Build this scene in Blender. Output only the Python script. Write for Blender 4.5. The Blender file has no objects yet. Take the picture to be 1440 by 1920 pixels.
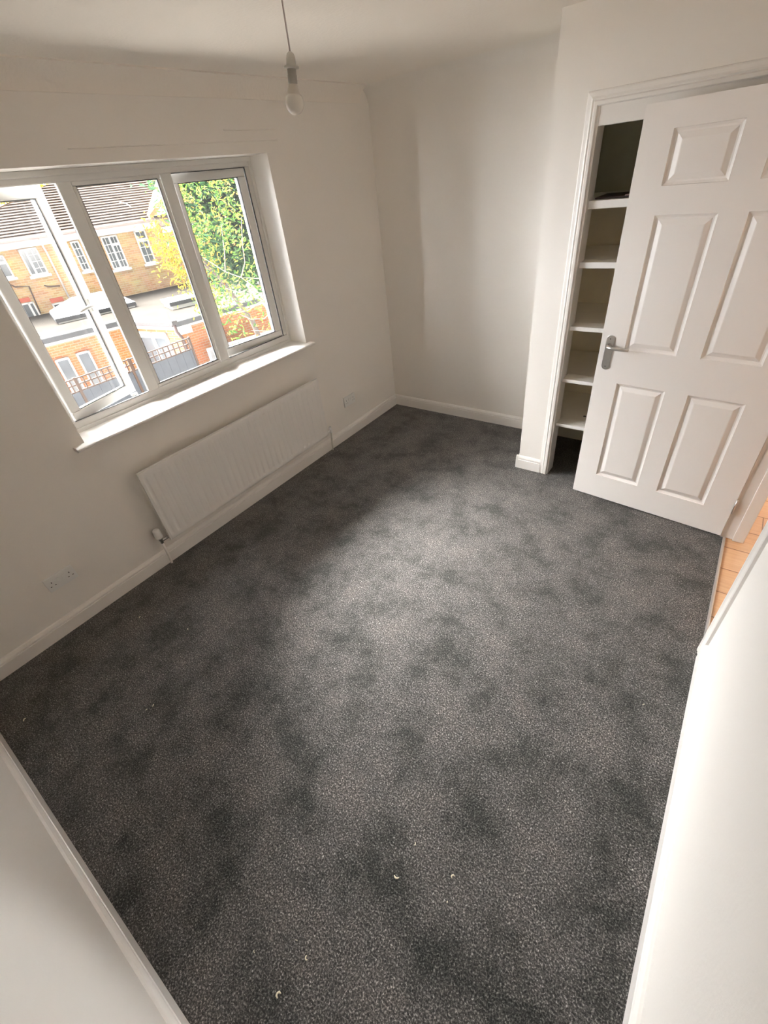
import bpy, bmesh, math, random
from mathutils import Vector, Matrix

# ------------------------------------------------------------------ camera, sky, exposure
sc = bpy.context.scene
COL = sc.collection
YAW, PITCH, ROLL, FPX = 0.7036, -0.6516, -0.1311, 821.14
CAM = Vector((2.5075, 0.3551, 1.8392))
Fw = Vector((-math.sin(YAW) * math.cos(PITCH), math.cos(YAW) * math.cos(PITCH), math.sin(PITCH)))
r_ = Fw.cross(Vector((0, 0, 1))).normalized(); u_ = r_.cross(Fw)
Rx = math.cos(ROLL) * r_ + math.sin(ROLL) * u_
Ux = -math.sin(ROLL) * r_ + math.cos(ROLL) * u_
cd = bpy.data.cameras.new('camera'); cam = bpy.data.objects.new('camera', cd); COL.objects.link(cam)
cd.sensor_width = 36; cd.sensor_fit = 'AUTO'; cd.lens = 36 * FPX / 1920; cd.clip_start = 0.02; cd.clip_end = 200
M = Matrix((Rx, Ux, -Fw)).transposed().to_4x4(); M.translation = CAM
cam.matrix_world = M
sc.camera = cam

GLOW_DIR, GLOW_POW, GLOW_K, SKY_BASE = (-0.62, 0.03, 0.77), 12.0, 185.0, 1.25
SIDE_FILL_K = 28.0      # added sky brightness, stronger to the sides, to lift the side walls
w = bpy.data.worlds.new('overcast_sky'); sc.world = w; w.use_nodes = True
nt = w.node_tree; nt.nodes.clear()
tc = nt.nodes.new('ShaderNodeTexCoord'); sp = nt.nodes.new('ShaderNodeSeparateXYZ')
rp = nt.nodes.new('ShaderNodeValToRGB'); bg = nt.nodes.new('ShaderNodeBackground'); wo = nt.nodes.new('ShaderNodeOutputWorld')
rp.color_ramp.elements[0].position = 0.0; rp.color_ramp.elements[0].color = (0.85, 0.87, 0.90, 1)
rp.color_ramp.elements[1].position = 0.6; rp.color_ramp.elements[1].color = (1.0, 0.99, 0.98, 1)
# sky glow added high beyond the gardens, shaped to brighten the room
dt = nt.nodes.new('ShaderNodeVectorMath'); dt.operation = 'DOT_PRODUCT'; dt.inputs[1].default_value = Vector(GLOW_DIR).normalized()
mxx = nt.nodes.new('ShaderNodeMath'); mxx.operation = 'MAXIMUM'; mxx.inputs[1].default_value = 0
pw = nt.nodes.new('ShaderNodeMath'); pw.operation = 'POWER'; pw.inputs[1].default_value = GLOW_POW
kk = nt.nodes.new('ShaderNodeMath'); kk.operation = 'MULTIPLY_ADD'; kk.inputs[1].default_value = GLOW_K; kk.inputs[2].default_value = SKY_BASE
dt2 = nt.nodes.new('ShaderNodeVectorMath'); dt2.operation = 'DOT_PRODUCT'; dt2.inputs[1].default_value = (-4.0, 0.0, 0.0)
mx2_ = nt.nodes.new('ShaderNodeMath'); mx2_.operation = 'MAXIMUM'; mx2_.inputs[1].default_value = 0
pw2 = nt.nodes.new('ShaderNodeMath'); pw2.operation = 'MINIMUM'; pw2.inputs[1].default_value = 1.0
kk2 = nt.nodes.new('ShaderNodeMath'); kk2.operation = 'MULTIPLY_ADD'; kk2.inputs[1].default_value = SIDE_FILL_K; kk2.inputs[2].default_value = SKY_BASE
nt.links.new(tc.outputs['Generated'], dt2.inputs[0]); sb = nt.nodes.new('ShaderNodeMath'); sb.operation = 'SUBTRACT'; sb.inputs[1].default_value = 0.6; nt.links.new(dt2.outputs['Value'], sb.inputs[0]); nt.links.new(sb.outputs[0], mx2_.inputs[0]); nt.links.new(mx2_.outputs[0], pw2.inputs[0]); nt.links.new(kk2.outputs[0], kk.inputs[2])
ab = nt.nodes.new('ShaderNodeMath'); ab.operation = 'ABSOLUTE'; a2 = nt.nodes.new('ShaderNodeMath'); a2.operation = 'MULTIPLY_ADD'; a2.inputs[1].default_value = 2.0; a2.inputs[2].default_value = 0.22
a3 = nt.nodes.new('ShaderNodeMath'); a3.operation = 'MULTIPLY'
ab.operation = 'MULTIPLY'; nt.links.new(sp.outputs['Y'], ab.inputs[0]); nt.links.new(sp.outputs['Y'], ab.inputs[1]); nt.links.new(ab.outputs[0], a2.inputs[0]); nt.links.new(a2.outputs[0], a3.inputs[0]); nt.links.new(pw2.outputs[0], a3.inputs[1]); nt.links.new(a3.outputs[0], kk2.inputs[0])
nt.links.new(tc.outputs['Generated'], dt.inputs[0]); nt.links.new(dt.outputs['Value'], mxx.inputs[0]); nt.links.new(mxx.outputs[0], pw.inputs[0]); nt.links.new(pw.outputs[0], kk.inputs[0])
nt.links.new(tc.outputs['Generated'], sp.inputs[0]); nt.links.new(sp.outputs['Z'], rp.inputs[0])
nt.links.new(rp.outputs[0], bg.inputs[0]); nt.links.new(kk.outputs[0], bg.inputs[1]); nt.links.new(bg.outputs[0], wo.inputs[0])
w.cycles.sampling_method = 'MANUAL'; w.cycles.sample_map_resolution = 512

sun = bpy.data.lights.new('hazy_sun', 'SUN'); sun.energy = 1.3; sun.angle = math.radians(12); sun.color = (1, 0.94, 0.84)
so = bpy.data.objects.new('hazy_sun', sun); COL.objects.link(so)
so.rotation_euler = Vector((-0.62, 0.30, -0.72)).to_track_quat('-Z', 'Y').to_euler()

hl = bpy.data.lights.new('hall_fill_lamp', 'AREA'); hl.shape = 'DISK'; hl.size = 0.3; hl.energy = 2.2; hl.color = (1, 0.93, 0.84)  # unseen lamp added to brighten the hall floor
ho = bpy.data.objects.new('hall_fill_lamp', hl); COL.objects.link(ho); ho.location = (3.6, 2.4, 2.28)

vs = sc.view_settings
vs.view_transform = 'Standard'; vs.look = 'None'; vs.gamma = 1; vs.use_curve_mapping = False
vs.exposure = 0.26
sc.cycles.max_bounces = 14; sc.cycles.diffuse_bounces = 10; sc.cycles.transparent_max_bounces = 12
sc.cycles.sample_clamp_indirect = 8; sc.cycles.caustics_reflective = False; sc.cycles.caustics_refractive = False
sc.cycles.use_denoising = True

# ------------------------------------------------------------------ materials
def mat(name, col, rough=0.6, metal=0.0, noise=0.0, nscale=20, bump=0.0, bscale=200, spec=0.5, coat=0.0):
    m = bpy.data.materials.new(name); m.use_nodes = True
    t = m.node_tree; b = t.nodes['Principled BSDF']
    b.inputs['Base Color'].default_value = (*col, 1); b.inputs['Roughness'].default_value = rough
    b.inputs['Metallic'].default_value = metal; b.inputs['Specular IOR Level'].default_value = spec
    b.inputs['Coat Weight'].default_value = coat
    tcn = t.nodes.new('ShaderNodeTexCoord')
    if noise:
        n = t.nodes.new('ShaderNodeTexNoise'); n.inputs['Scale'].default_value = nscale; n.inputs['Detail'].default_value = 4
        mx = t.nodes.new('ShaderNodeMix'); mx.data_type = 'RGBA'
        mx.inputs[6].default_value = (*[c * (1 - noise) for c in col], 1); mx.inputs[7].default_value = (*[min(1, c * (1 + noise)) for c in col], 1)
        t.links.new(tcn.outputs['Object'], n.inputs['Vector']); t.links.new(n.outputs[0], mx.inputs[0]); t.links.new(mx.outputs[2], b.inputs['Base Color'])
    if bump:
        n2 = t.nodes.new('ShaderNodeTexNoise'); n2.inputs['Scale'].default_value = bscale; n2.inputs['Detail'].default_value = 3
        bp = t.nodes.new('ShaderNodeBump'); bp.inputs['Strength'].default_value = bump; bp.inputs['Distance'].default_value = 0.002
        t.links.new(tcn.outputs['Object'], n2.inputs['Vector']); t.links.new(n2.outputs[0], bp.inputs['Height']); t.links.new(bp.outputs[0], b.inputs['Normal'])
    return m

MW = mat('white_wall_paint', (0.855, 0.82, 0.77), 0.75, noise=0.015, nscale=3, bump=0.15, bscale=90, spec=0.3)
MC = mat('ceiling_paint', (0.87, 0.825, 0.76), 0.9, noise=0.015, nscale=4, bump=0.5, bscale=70, spec=0.2)
MG = mat('white_gloss_paint', (0.86, 0.83, 0.79), 0.30, bump=0.03, bscale=60, spec=0.5)
MD = mat('white_door_paint', (0.86, 0.825, 0.79), 0.38, bump=0.06, bscale=140)
MU = mat('white_upvc', (0.74, 0.73, 0.70), 0.32)
MR = mat('radiator_enamel', (0.82, 0.80, 0.77), 0.35)
MP = mat('white_plastic', (0.84, 0.84, 0.82), 0.30)
MDK = mat('dark_slot', (0.03, 0.03, 0.03), 0.5)
MS = mat('satin_metal', (0.62, 0.60, 0.57), 0.36, metal=1.0)
MCH = mat('chrome', (0.7, 0.7, 0.68), 0.15, metal=1.0)
MGK = mat('rubber_gasket', (0.06, 0.06, 0.06), 0.6)
MSH = mat('shelf_paint', (0.86, 0.82, 0.75), 0.5, noise=0.05, nscale=9)
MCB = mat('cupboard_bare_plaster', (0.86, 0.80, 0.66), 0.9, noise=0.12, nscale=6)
MCT = mat('cupboard_top_painted_shade', (0.62, 0.61, 0.50), 0.9, noise=0.2, nscale=6)  # shade of the unlit top compartment put into its lining colour
MCORD = mat('pendant_cord', (0.55, 0.47, 0.44), 0.5)
MHOLD = mat('lamp_holder_plastic', (0.62, 0.60, 0.54), 0.45)
MHS = mat('heat_sink_grey', (0.30, 0.29, 0.26), 0.5)
MCR = mat('cream_scrap', (0.72, 0.66, 0.5), 0.8, noise=0.2, nscale=300)
MAL = mat('aluminium_strip', (0.75, 0.73, 0.72), 0.3, metal=0.8)

# frosted bulb
MB = bpy.data.materials.new('frosted_bulb'); MB.use_nodes = True
b = MB.node_tree.nodes['Principled BSDF']; b.inputs['Base Color'].default_value = (0.82, 0.8, 0.74, 1); b.inputs['Roughness'].default_value = 0.12
b.inputs['Subsurface Weight'].default_value = 0.3; b.inputs['Subsurface Radius'].default_value = (0.02, 0.02, 0.02)

# window glass: clear pane with a faint white veil mixed in to imitate glare
MGL = bpy.data.materials.new('glare_veil_glass'); MGL.use_nodes = True
t = MGL.node_tree; t.nodes.clear()
o_ = t.nodes.new('ShaderNodeOutputMaterial'); tr = t.nodes.new('ShaderNodeBsdfTransparent'); tl = t.nodes.new('ShaderNodeBsdfTranslucent')
gl = t.nodes.new('ShaderNodeBsdfGlossy'); gl.inputs['Roughness'].default_value = 0.02
mx1 = t.nodes.new('ShaderNodeMixShader'); mx2 = t.nodes.new('ShaderNodeMixShader'); fr = t.nodes.new('ShaderNodeFresnel'); fr.inputs[0].default_value = 1.3
tl.inputs[0].default_value = (0.95, 0.95, 0.97, 1); mx1.inputs[0].default_value = 0.002
t.links.new(tr.outputs[0], mx1.inputs[1]); t.links.new(tl.outputs[0], mx1.inputs[2])
t.links.new(fr.outputs[0], mx2.inputs[0]); t.links.new(mx1.outputs[0], mx2.inputs[1]); t.links.new(gl.outputs[0], mx2.inputs[2]); t.links.new(mx2.outputs[0], o_.inputs[0])

def node_mat(name):
    m = bpy.data.materials.new(name); m.use_nodes = True
    return m, m.node_tree, m.node_tree.nodes['Principled BSDF']

def ramp(t, stops):
    r = t.nodes.new('ShaderNodeValToRGB'); cr = r.color_ramp
    while len(cr.elements) < len(stops): cr.elements.new(0.5)
    for e_, (p, c) in zip(cr.elements, stops): e_.position = p; e_.color = (*c, 1)
    return r

# carpet: twist pile, charcoal with paler flecks, trodden darker patches
MK, t, b = node_mat('charcoal_twist_carpet')
tcn = t.nodes.new('ShaderNodeTexCoord')
n1 = t.nodes.new('ShaderNodeTexNoise'); n1.inputs['Scale'].default_value = 190; n1.inputs['Detail'].default_value = 2.5; n1.inputs['Roughness'].default_value = 0.65; n1.inputs['Distortion'].default_value = 0.5
r1 = ramp(t, [(0.33, (0.016, 0.0165, 0.016)), (0.50, (0.066, 0.063, 0.061)), (0.60, (0.165, 0.156, 0.149)), (0.72, (0.48, 0.455, 0.435))])
n2 = t.nodes.new('ShaderNodeTexNoise'); n2.inputs['Scale'].default_value = 4.6; n2.inputs['Detail'].default_value = 7; n2.inputs['Roughness'].default_value = 0.68; n2.inputs['Distortion'].default_value = 0.1
r2 = ramp(t, [(0.37, (0.44, 0.47, 0.46)), (0.45, (0.76, 0.77, 0.76)), (0.52, (1.0, 1.0, 1.0)), (0.64, (1.26, 1.22, 1.20))])
ml = t.nodes.new('ShaderNodeMix'); ml.data_type = 'RGBA'; ml.blend_type = 'MULTIPLY'; ml.inputs[0].default_value = 1
for a_ in (n1, n2): t.links.new(tcn.outputs['Object'], a_.inputs['Vector'])
t.links.new(n1.outputs[0], r1.inputs[0]); t.links.new(n2.outputs[0], r2.inputs[0])
t.links.new(r1.outputs[0], ml.inputs[6]); t.links.new(r2.outputs[0], ml.inputs[7]); t.links.new(ml.outputs[2], b.inputs['Base Color'])
bpn = t.nodes.new('ShaderNodeBump'); bpn.inputs['Strength'].default_value = 0.7; bpn.inputs['Distance'].default_value = 0.006
t.links.new(n1.outputs[0], bpn.inputs['Height']); t.links.new(bpn.outputs[0], b.inputs['Normal'])
b.inputs['Roughness'].default_value = 0.95; b.inputs['Specular IOR Level'].default_value = 0.1
b.inputs['Sheen Weight'].default_value = 0.25; b.inputs['Sheen Roughness'].default_value = 0.5; b.inputs['Sheen Tint'].default_value = (0.9, 0.85, 0.8, 1)

# hall laminate
MHF, t, b = node_mat('beech_laminate')
tcn = t.nodes.new('ShaderNodeTexCoord'); br = t.nodes.new('ShaderNodeTexBrick')
br.inputs['Color1'].default_value = (0.60, 0.36, 0.20, 1); br.inputs['Color2'].default_value = (0.66, 0.41, 0.24, 1); br.inputs['Mortar'].default_value = (0.25, 0.12, 0.06, 1)
br.inputs['Scale'].default_value = 1; br.inputs['Brick Width'].default_value = 1.2; br.inputs['Row Height'].default_value = 0.19; br.inputs['Mortar Size'].default_value = 0.003
nn_ = t.nodes.new('ShaderNodeTexNoise'); nn_.inputs['Scale'].default_value = 14; mp = t.nodes.new('ShaderNodeMapping'); mp.inputs['Scale'].default_value = (0.4, 5, 1)
mm = t.nodes.new('ShaderNodeMix'); mm.data_type = 'RGBA'; mm.blend_type = 'OVERLAY'; mm.inputs[0].default_value = 0.25
t.links.new(tcn.outputs['Object'], br.inputs['Vector']); t.links.new(tcn.outputs['Object'], mp.inputs[0]); t.links.new(mp.outputs[0], nn_.inputs['Vector'])
t.links.new(br.outputs[0], mm.inputs[6]); t.links.new(nn_.outputs[0], mm.inputs[7]); t.links.new(mm.outputs[2], b.inputs['Base Color'])
b.inputs['Roughness'].default_value = 0.3

def brick_mat(name, c1, c2, mort, stain=0.25):
    m, t, b = node_mat(name)
    tcn = t.nodes.new('ShaderNodeTexCoord'); s = t.nodes.new('ShaderNodeSeparateXYZ'); a = t.nodes.new('ShaderNodeMath'); a.operation = 'ADD'
    c = t.nodes.new('ShaderNodeCombineXYZ'); br = t.nodes.new('ShaderNodeTexBrick')
    br.inputs['Scale'].default_value = 1; br.inputs['Brick Width'].default_value = 0.225; br.inputs['Row Height'].default_value = 0.075
    br.inputs['Mortar Size'].default_value = 0.010; br.inputs['Color1'].default_value = (*c1, 1); br.inputs['Color2'].default_value = (*c2, 1); br.inputs['Mortar'].default_value = (*mort, 1)
    n = t.nodes.new('ShaderNodeTexNoise'); n.inputs['Scale'].default_value = 2.2; n.inputs['Detail'].default_value = 5
    mx = t.nodes.new('ShaderNodeMix'); mx.data_type = 'RGBA'; mx.blend_type = 'OVERLAY'; mx.inputs[0].default_value = stain
    t.links.new(tcn.outputs['Object'], s.inputs[0]); t.links.new(s.outputs[0], a.inputs[0]); t.links.new(s.outputs[1], a.inputs[1])
    t.links.new(a.outputs[0], c.inputs[0]); t.links.new(s.outputs[2], c.inputs[1]); t.links.new(c.outputs[0], br.inputs['Vector'])
    t.links.new(tcn.outputs['Object'], n.inputs['Vector']); t.links.new(br.outputs[0], mx.inputs[6]); t.links.new(n.outputs[1], mx.inputs[7]); t.links.new(mx.outputs[2], b.inputs['Base Color'])
    b.inputs['Roughness'].default_value = 0.9; b.inputs['Specular IOR Level'].default_value = 0.05
    return m
BR1 = brick_mat('yellow_stock_brick', (0.38, 0.215, 0.105), (0.50, 0.345, 0.175), (0.46, 0.37, 0.25))
BR2 = brick_mat('orange_brick', (0.36, 0.13, 0.055), (0.42, 0.17, 0.075), (0.33, 0.24, 0.17), 0.15)
MTILE, t, b = node_mat('concrete_roof_tiles')
tcn = t.nodes.new('ShaderNodeTexCoord'); wv = t.nodes.new('ShaderNodeTexNoise'); wv.inputs['Scale'].default_value = 3; wv.inputs['Detail'].default_value = 6
rr = ramp(t, [(0.3, (0.045, 0.036, 0.031)), (0.7, (0.075, 0.06, 0.052))])
t.links.new(tcn.outputs['Object'], wv.inputs['Vector']); t.links.new(wv.outputs[0], rr.inputs[0]); t.links.new(rr.outputs[0], b.inputs['Base Color']); b.inputs['Roughness'].default_value = 0.9; b.inputs['Specular IOR Level'].default_value = 0
MFEL = mat('pale_roof_felt', (0.04, 0.036, 0.031), 0.9, noise=0.3, nscale=1.3, spec=0)
MFLASH = mat('grey_flashing', (0.05, 0.053, 0.058), 0.6, noise=0.15, nscale=5)
MFASC = mat('white_fascia', (0.75, 0.74, 0.72), 0.5)
MGUT = mat('pink_grey_gutter', (0.40, 0.31, 0.29), 0.5)
MDG = mat('dark_gutter', (0.05, 0.045, 0.045), 0.5)
MOWG = mat('far_window_glass', (0.10, 0.11, 0.12), 0.15, noise=0.5, nscale=2)
MPIPE = mat('far_white_pipe', (0.6, 0.55, 0.52), 0.5)
MWP = mat('far_brown_pipe', (0.07, 0.04, 0.035), 0.6)
MLINT = mat('red_brick_lintel', (0.42, 0.10, 0.06), 0.9, noise=0.15, nscale=20)
MLAN = mat('white_opal_roof_glazing', (0.8, 0.8, 0.82), 0.2)
MFEN = mat('dark_blue_fence', (0.055, 0.062, 0.075), 0.85, noise=0.3, nscale=5)
MTRL = mat('brown_trellis_wood', (0.055, 0.032, 0.022), 0.8)
MHIP = mat('ochre_verge_tiles', (0.42, 0.27, 0.12), 0.9, noise=0.25, nscale=8)
MGRD = mat('grey_paving', (0.45, 0.43, 0.40), 0.9, noise=0.2, nscale=2)
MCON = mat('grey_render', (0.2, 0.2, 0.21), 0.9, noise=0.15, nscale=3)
MBARK = mat('pale_bark', (0.20, 0.17, 0.13), 0.85, noise=0.25, nscale=30)
MBARKD = mat('dark_bark', (0.07, 0.055, 0.045), 0.9, noise=0.25, nscale=30)

def leaf_mat(name, stops):
    m, t, b = node_mat(name)
    g = t.nodes.new('ShaderNodeNewGeometry'); r = ramp(t, stops)
    t.links.new(g.outputs['Random Per Island'], r.inputs[0]); t.links.new(r.outputs[0], b.inputs['Base Color'])
    b.inputs['Roughness'].default_value = 0.7; b.inputs['Specular IOR Level'].default_value = 0.1
    tr = t.nodes.new('ShaderNodeBsdfTranslucent'); mx = t.nodes.new('ShaderNodeMixShader'); mx.inputs[0].default_value = 0.45
    o = t.nodes['Material Output']; t.links.new(r.outputs[0], tr.inputs[0]); t.links.new(b.outputs[0], mx.inputs[1]); t.links.new(tr.outputs[0], mx.inputs[2]); t.links.new(mx.outputs[0], o.inputs[0])
    return m
LF1 = leaf_mat('lime_leaves', [(0.0, (0.025, 0.07, 0.015)), (0.4, (0.06, 0.12, 0.02)), (0.75, (0.16, 0.19, 0.03)), (1.0, (0.22, 0.10, 0.04))])
LF2 = leaf_mat('golden_leaves', [(0.0, (0.08, 0.12, 0.015)), (0.4, (0.24, 0.20, 0.015)), (1.0, (0.24, 0.11, 0.02))])
LF3 = leaf_mat('deep_green_leaves', [(0.0, (0.02, 0.05, 0.025)), (0.6, (0.035, 0.08, 0.035)), (1.0, (0.07, 0.12, 0.04))])

# ------------------------------------------------------------------ mesh helpers
class MBd:
    def __init__(s): s.v = []; s.f = []; s.sm = []
    def add(s, vs_, fs_, smooth=False):
        o = len(s.v); s.v += [tuple(v) for v in vs_]; s.f += [tuple(i + o for i in f) for f in fs_]; s.sm += [smooth] * len(fs_); return s
    def box(s, a, b_):
        x0, y0, z0 = [min(p, q) for p, q in zip(a, b_)]; x1, y1, z1 = [max(p, q) for p, q in zip(a, b_)]
        return s.add([(x0, y0, z0), (x1, y0, z0), (x1, y1, z0), (x0, y1, z0), (x0, y0, z1), (x1, y0, z1), (x1, y1, z1), (x0, y1, z1)],
                     [(0, 3, 2, 1), (4, 5, 6, 7), (0, 1, 5, 4), (1, 2, 6, 5), (2, 3, 7, 6), (3, 0, 4, 7)])
    def hexa(s, bot, top):
        n = len(bot); return s.add(list(bot) + list(top), [tuple(reversed(range(n))), tuple(range(n, 2 * n))] + [(i, (i + 1) % n, n + (i + 1) % n, n + i) for i in range(n)])
    def sweep(s, prof, p0, p1, out, up=(0, 0, 1)):
        """extrude a 2D profile [(o, z)] from p0 to p1; o along 'out', z along up"""
        p0, p1, out, up = Vector(p0), Vector(p1), Vector(out), Vector(up); n = len(prof)
        vs_ = [p + out * a + up * c for p in (p0, p1) for a, c in prof]
        return s.add(vs_, [tuple(range(n)), tuple(reversed(range(n, 2 * n)))] + [(i, i + n, (i + 1) % n + n, (i + 1) % n) for i in range(n)])
    def tube(s, pts, rad, seg=12, cap=True):
        pts = [Vector(p) for p in pts]; rad = rad if isinstance(rad, (list, tuple)) else [rad] * len(pts)
        rings = []; prev = None
        for i, p in enumerate(pts):
            d = (pts[min(i + 1, len(pts) - 1)] - pts[max(i - 1, 0)]).normalized()
            a = prev if prev is not None else (Vector((0, 0, 1)) if abs(d.z) < 0.9 else Vector((1, 0, 0)))
            a = (a - d * a.dot(d)).normalized(); prev = a; c = d.cross(a)
            rings.append([p + (a * math.cos(2 * math.pi * k / seg) + c * math.sin(2 * math.pi * k / seg)) * rad[i] for k in range(seg)])
        vs_ = [v for r in rings for v in r]; fs_ = []
        for i in range(len(rings) - 1):
            for k in range(seg): fs_.append((i * seg + k, i * seg + (k + 1) % seg, (i + 1) * seg + (k + 1) % seg, (i + 1) * seg + k))
        s.add(vs_, fs_, True)
        if cap:
            o = len(s.v) - len(vs_); s.f += [tuple(o + k for k in reversed(range(seg))), tuple(o + (len(rings) - 1) * seg + k for k in range(seg))]; s.sm += [False, False]
        return s
    def lathe(s, prof, origin, axis=(0, 0, 1), seg=28):
        ax = Vector(axis).normalized(); origin = Vector(origin)
        return s.tube([origin + ax * z for r, z in prof], [max(r, 1e-5) for r, z in prof], seg)
    def build(s, name, m, parent=None, bevel=0.0, seg=2, recalc=True, loc=None):
        me = bpy.data.meshes.new(name); me.from_pydata(s.v, [], s.f)
        me.polygons.foreach_set('use_smooth', s.sm)
        if recalc:
            bm = bmesh.new(); bm.from_mesh(me); bmesh.ops.recalc_face_normals(bm, faces=bm.faces); bm.to_mesh(me); bm.free()
        me.materials.append(m); o = bpy.data.objects.new(name, me); COL.objects.link(o)
        if parent: o.parent = parent
        if loc: o.location = loc
        if bevel:
            md = o.modifiers.new('bevel', 'BEVEL'); md.width = bevel; md.segments = seg; md.limit_method = 'ANGLE'; md.angle_limit = math.radians(40)
        return o

def tag(o, label=None, cat=None, group=None, kind=None):
    if label: o['label'] = label
    if cat: o['category'] = cat
    if group: o['group'] = group
    if kind: o['kind'] = kind
    return o
def struct(o): o['kind'] = 'structure'; return o
def empty(name, loc=(0, 0, 0), rz=0):
    o = bpy.data.objects.new(name, None); COL.objects.link(o); o.location = loc; o.rotation_euler = (0, 0, rz); o.empty_display_size = 0.1; return o
def copy_tree(o, parent=None):
    c = o.copy(); COL.objects.link(c); c.parent = parent
    for ch in list(o.children): copy_tree(ch, c)
    return c

# ------------------------------------------------------------------ room shell
W, L, H = 2.831, 3.723, 2.33
YC, XC = 3.137, 1.525           # cupboard front face / its free edge
WY0, WY1, WZ0, WZ1 = 1.02, 2.678, 0.90, 2.016   # window hole
DY0, DY1, DZ = 2.05, 2.93, 1.985                # room doorway in the right wall
NY = -0.018

struct(MBd().box((-0.02, NY - .05, -0.12), (W, L + 0.02, 0)).build('floor', MK))
struct(MBd().box((W, 0.6, -0.12), (4.3, 4.4, -0.004)).build('floor_hall', MHF))
struct(MBd().box((-0.3, -0.2, H), (4.4, 4.5, H + 0.15)).build('ceiling', MC))
m = MBd()
m.box((-0.215, -0.2, -0.12), (0, WY0, H)); m.box((-0.215, WY1, -0.12), (0, L + .2, H)); m.box((-0.215, WY0, -0.12), (0, WY1, WZ0)); m.box((-0.215, WY0, WZ1), (0, WY1, H))
wl = struct(m.build('wall_left', MW))
# faint filled ridges where a curtain rail once was
m = MBd(); m.tube([(0.0, 1.55, 2.068), (0.0, 2.2, 2.070), (0.0, 2.782, 2.071)], 0.0022, 6); m.tube([(0.0, 2.40, 2.120), (0.0, 2.785, 2.118)], 0.003, 6)
struct(m.build('trim_2', MW))
struct(MBd().box((0, L, -0.12), (W + .15, L + 0.2, H)).build('wall_back', MW))
struct(MBd().box((-0.0, NY - 0.2, -0.12), (W + .15, NY, H)).build('wall_front', MW))
m = MBd(); m.box((W, NY, -0.12), (W + 0.085, DY0 - .012, H)); m.box((W, DY1 + .012, -0.12), (W + 0.085, L, H)); m.box((W, DY0 - .012, DZ + .012), (W + .085, DY1 + .012, H))
struct(m.build('wall_right', MW))
# cupboard front wall with its opening
CX0, CX1, CZ = 1.738, 2.50, 1.914
m = MBd(); m.box((XC, YC, 0), (CX0 - .012, YC + 0.09, H)); m.box((CX1 + .012, YC, 0), (W, YC + 0.09, H)); m.box((CX0 - .012, YC, 1.99), (CX1 + .012, YC + .09, H)); m.box((XC, YC + .0899, 0), (XC + 0.08, L, H))
struct(m.build('wall_cupboard', MW))
# hall walls
m = MBd(); m.box((4.2, 0.5, 0), (4.35, 4.4, H)); m.box((W + .085, 0.5, 0), (4.2, 0.62, H)); m.box((W + .085, 4.2, 0), (4.2, 4.35, H))
struct(m.build('wall_hall', MW))

# coving against the window wall and the far wall
def cove(name, p0, p1, out, r, lip, mt):
    prof = [(0, 0)]
    if lip: prof += [(0, -r - lip), (lip, -r - lip)]
    for k in range(0, 16):
        a = math.radians(6 * k); prof.append((lip + r * (1 - math.cos(a)), -r - lip * 0 + (r - lip) * math.sin(a)))
    if lip: prof.append((lip + r, 0))
    m = MBd(); m.sweep(prof, p0, p1, out); return struct(m.build(name, mt))
cove('trim_3', (0, NY, H), (0, L - .1, H), (1, 0, 0), 0.078, 0.006, MC)
cove('trim_4', (0, L, H), (XC, L, H), (0, -1, 0), 0.10, 0.0, MW)

# skirting boards
SK = [(0, 0), (0.018, 0), (0.018, 0.070), (0.0135, 0.0725), (0.0135, 0.0755), (0.0165, 0.079), (0.0160, 0.085), (0.0125, 0.091), (0.008, 0.097), (0.0, 0.100)]
def skirt(name, segs):
    m = MBd()
    for p0, p1, out in segs: m.sweep(SK, p0, p1, out)
    return struct(m.build(name, MG))
skirt('baseboard_left', [((0, NY, 0), (0, L, 0), (1, 0, 0))])
skirt('baseboard_back', [((0, L, 0), (XC, L, 0), (0, -1, 0))])
skirt('baseboard_front', [((0, NY, 0), (W, NY, 0), (0, 1, 0))])
skirt('baseboard_right', [((W, NY, 0), (W, DY0 - 0.055, 0), (-1, 0, 0))])
skirt('baseboard_cupboard', [((XC - .018, YC, 0), (1.688, YC, 0), (0, -1, 0)), ((XC, YC - .018, 0), (XC, L, 0), (-1, 0, 0))])

# ------------------------------------------------------------------ architraves and door linings
AR = [(0, 0), (0.017, 0), (0.020, 0.004), (0.020, 0.016), (0.015, 0.021), (0.018, 0.027), (0.015, 0.034), (0.013, 0.048), (0.010, 0.053), (0, 0.055)]   # (thickness, across)
def arch_frame(m, org, along, out, x0, x1, zt):
    """mitred architrave round an opening: up the x0 side, across, down the x1 side"""
    org, along, out = Vector(org), Vector(along), Vector(out); n = len(AR); vs_ = []; fs_ = []
    for sx, z, ox, oz in ((x0, 0, -1, 0), (x0, zt, -1, 1), (x1, zt, 1, 1), (x1, 0, 1, 0)):
        for tk, ac in AR: vs_.append(org + along * (sx + ox * ac) + out * tk + Vector((0, 0, z + oz * ac)))
    for k in range(3):
        for i in range(n): fs_.append((k * n + i, (k + 1) * n + i, (k + 1) * n + (i + 1) % n, k * n + (i + 1) % n))
    fs_ += [tuple(range(n)), tuple(range(3 * n, 4 * n))]
    m.add(vs_, fs_)
m = MBd(); arch_frame(m, (0, YC, 0), (1, 0, 0), (0, -1, 0), 1.738, CX1, 1.985); struct(m.build('trim_5', MG))
m = MBd()   # lining and the flat board over the opening
m.box((CX0 - .011, YC - .011, 0), (CX0 + 0.010, YC + 0.10, 1.985)); m.box((CX1 - .010, YC - .011, 0), (CX1 + .011, YC + 0.10, 1.985))
m.box((CX0 + .0095, YC - .008, CZ), (CX1 - .0095, YC + 0.03, 1.988))
struct(m.build('trim_6', MG, bevel=0.0015))
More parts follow.
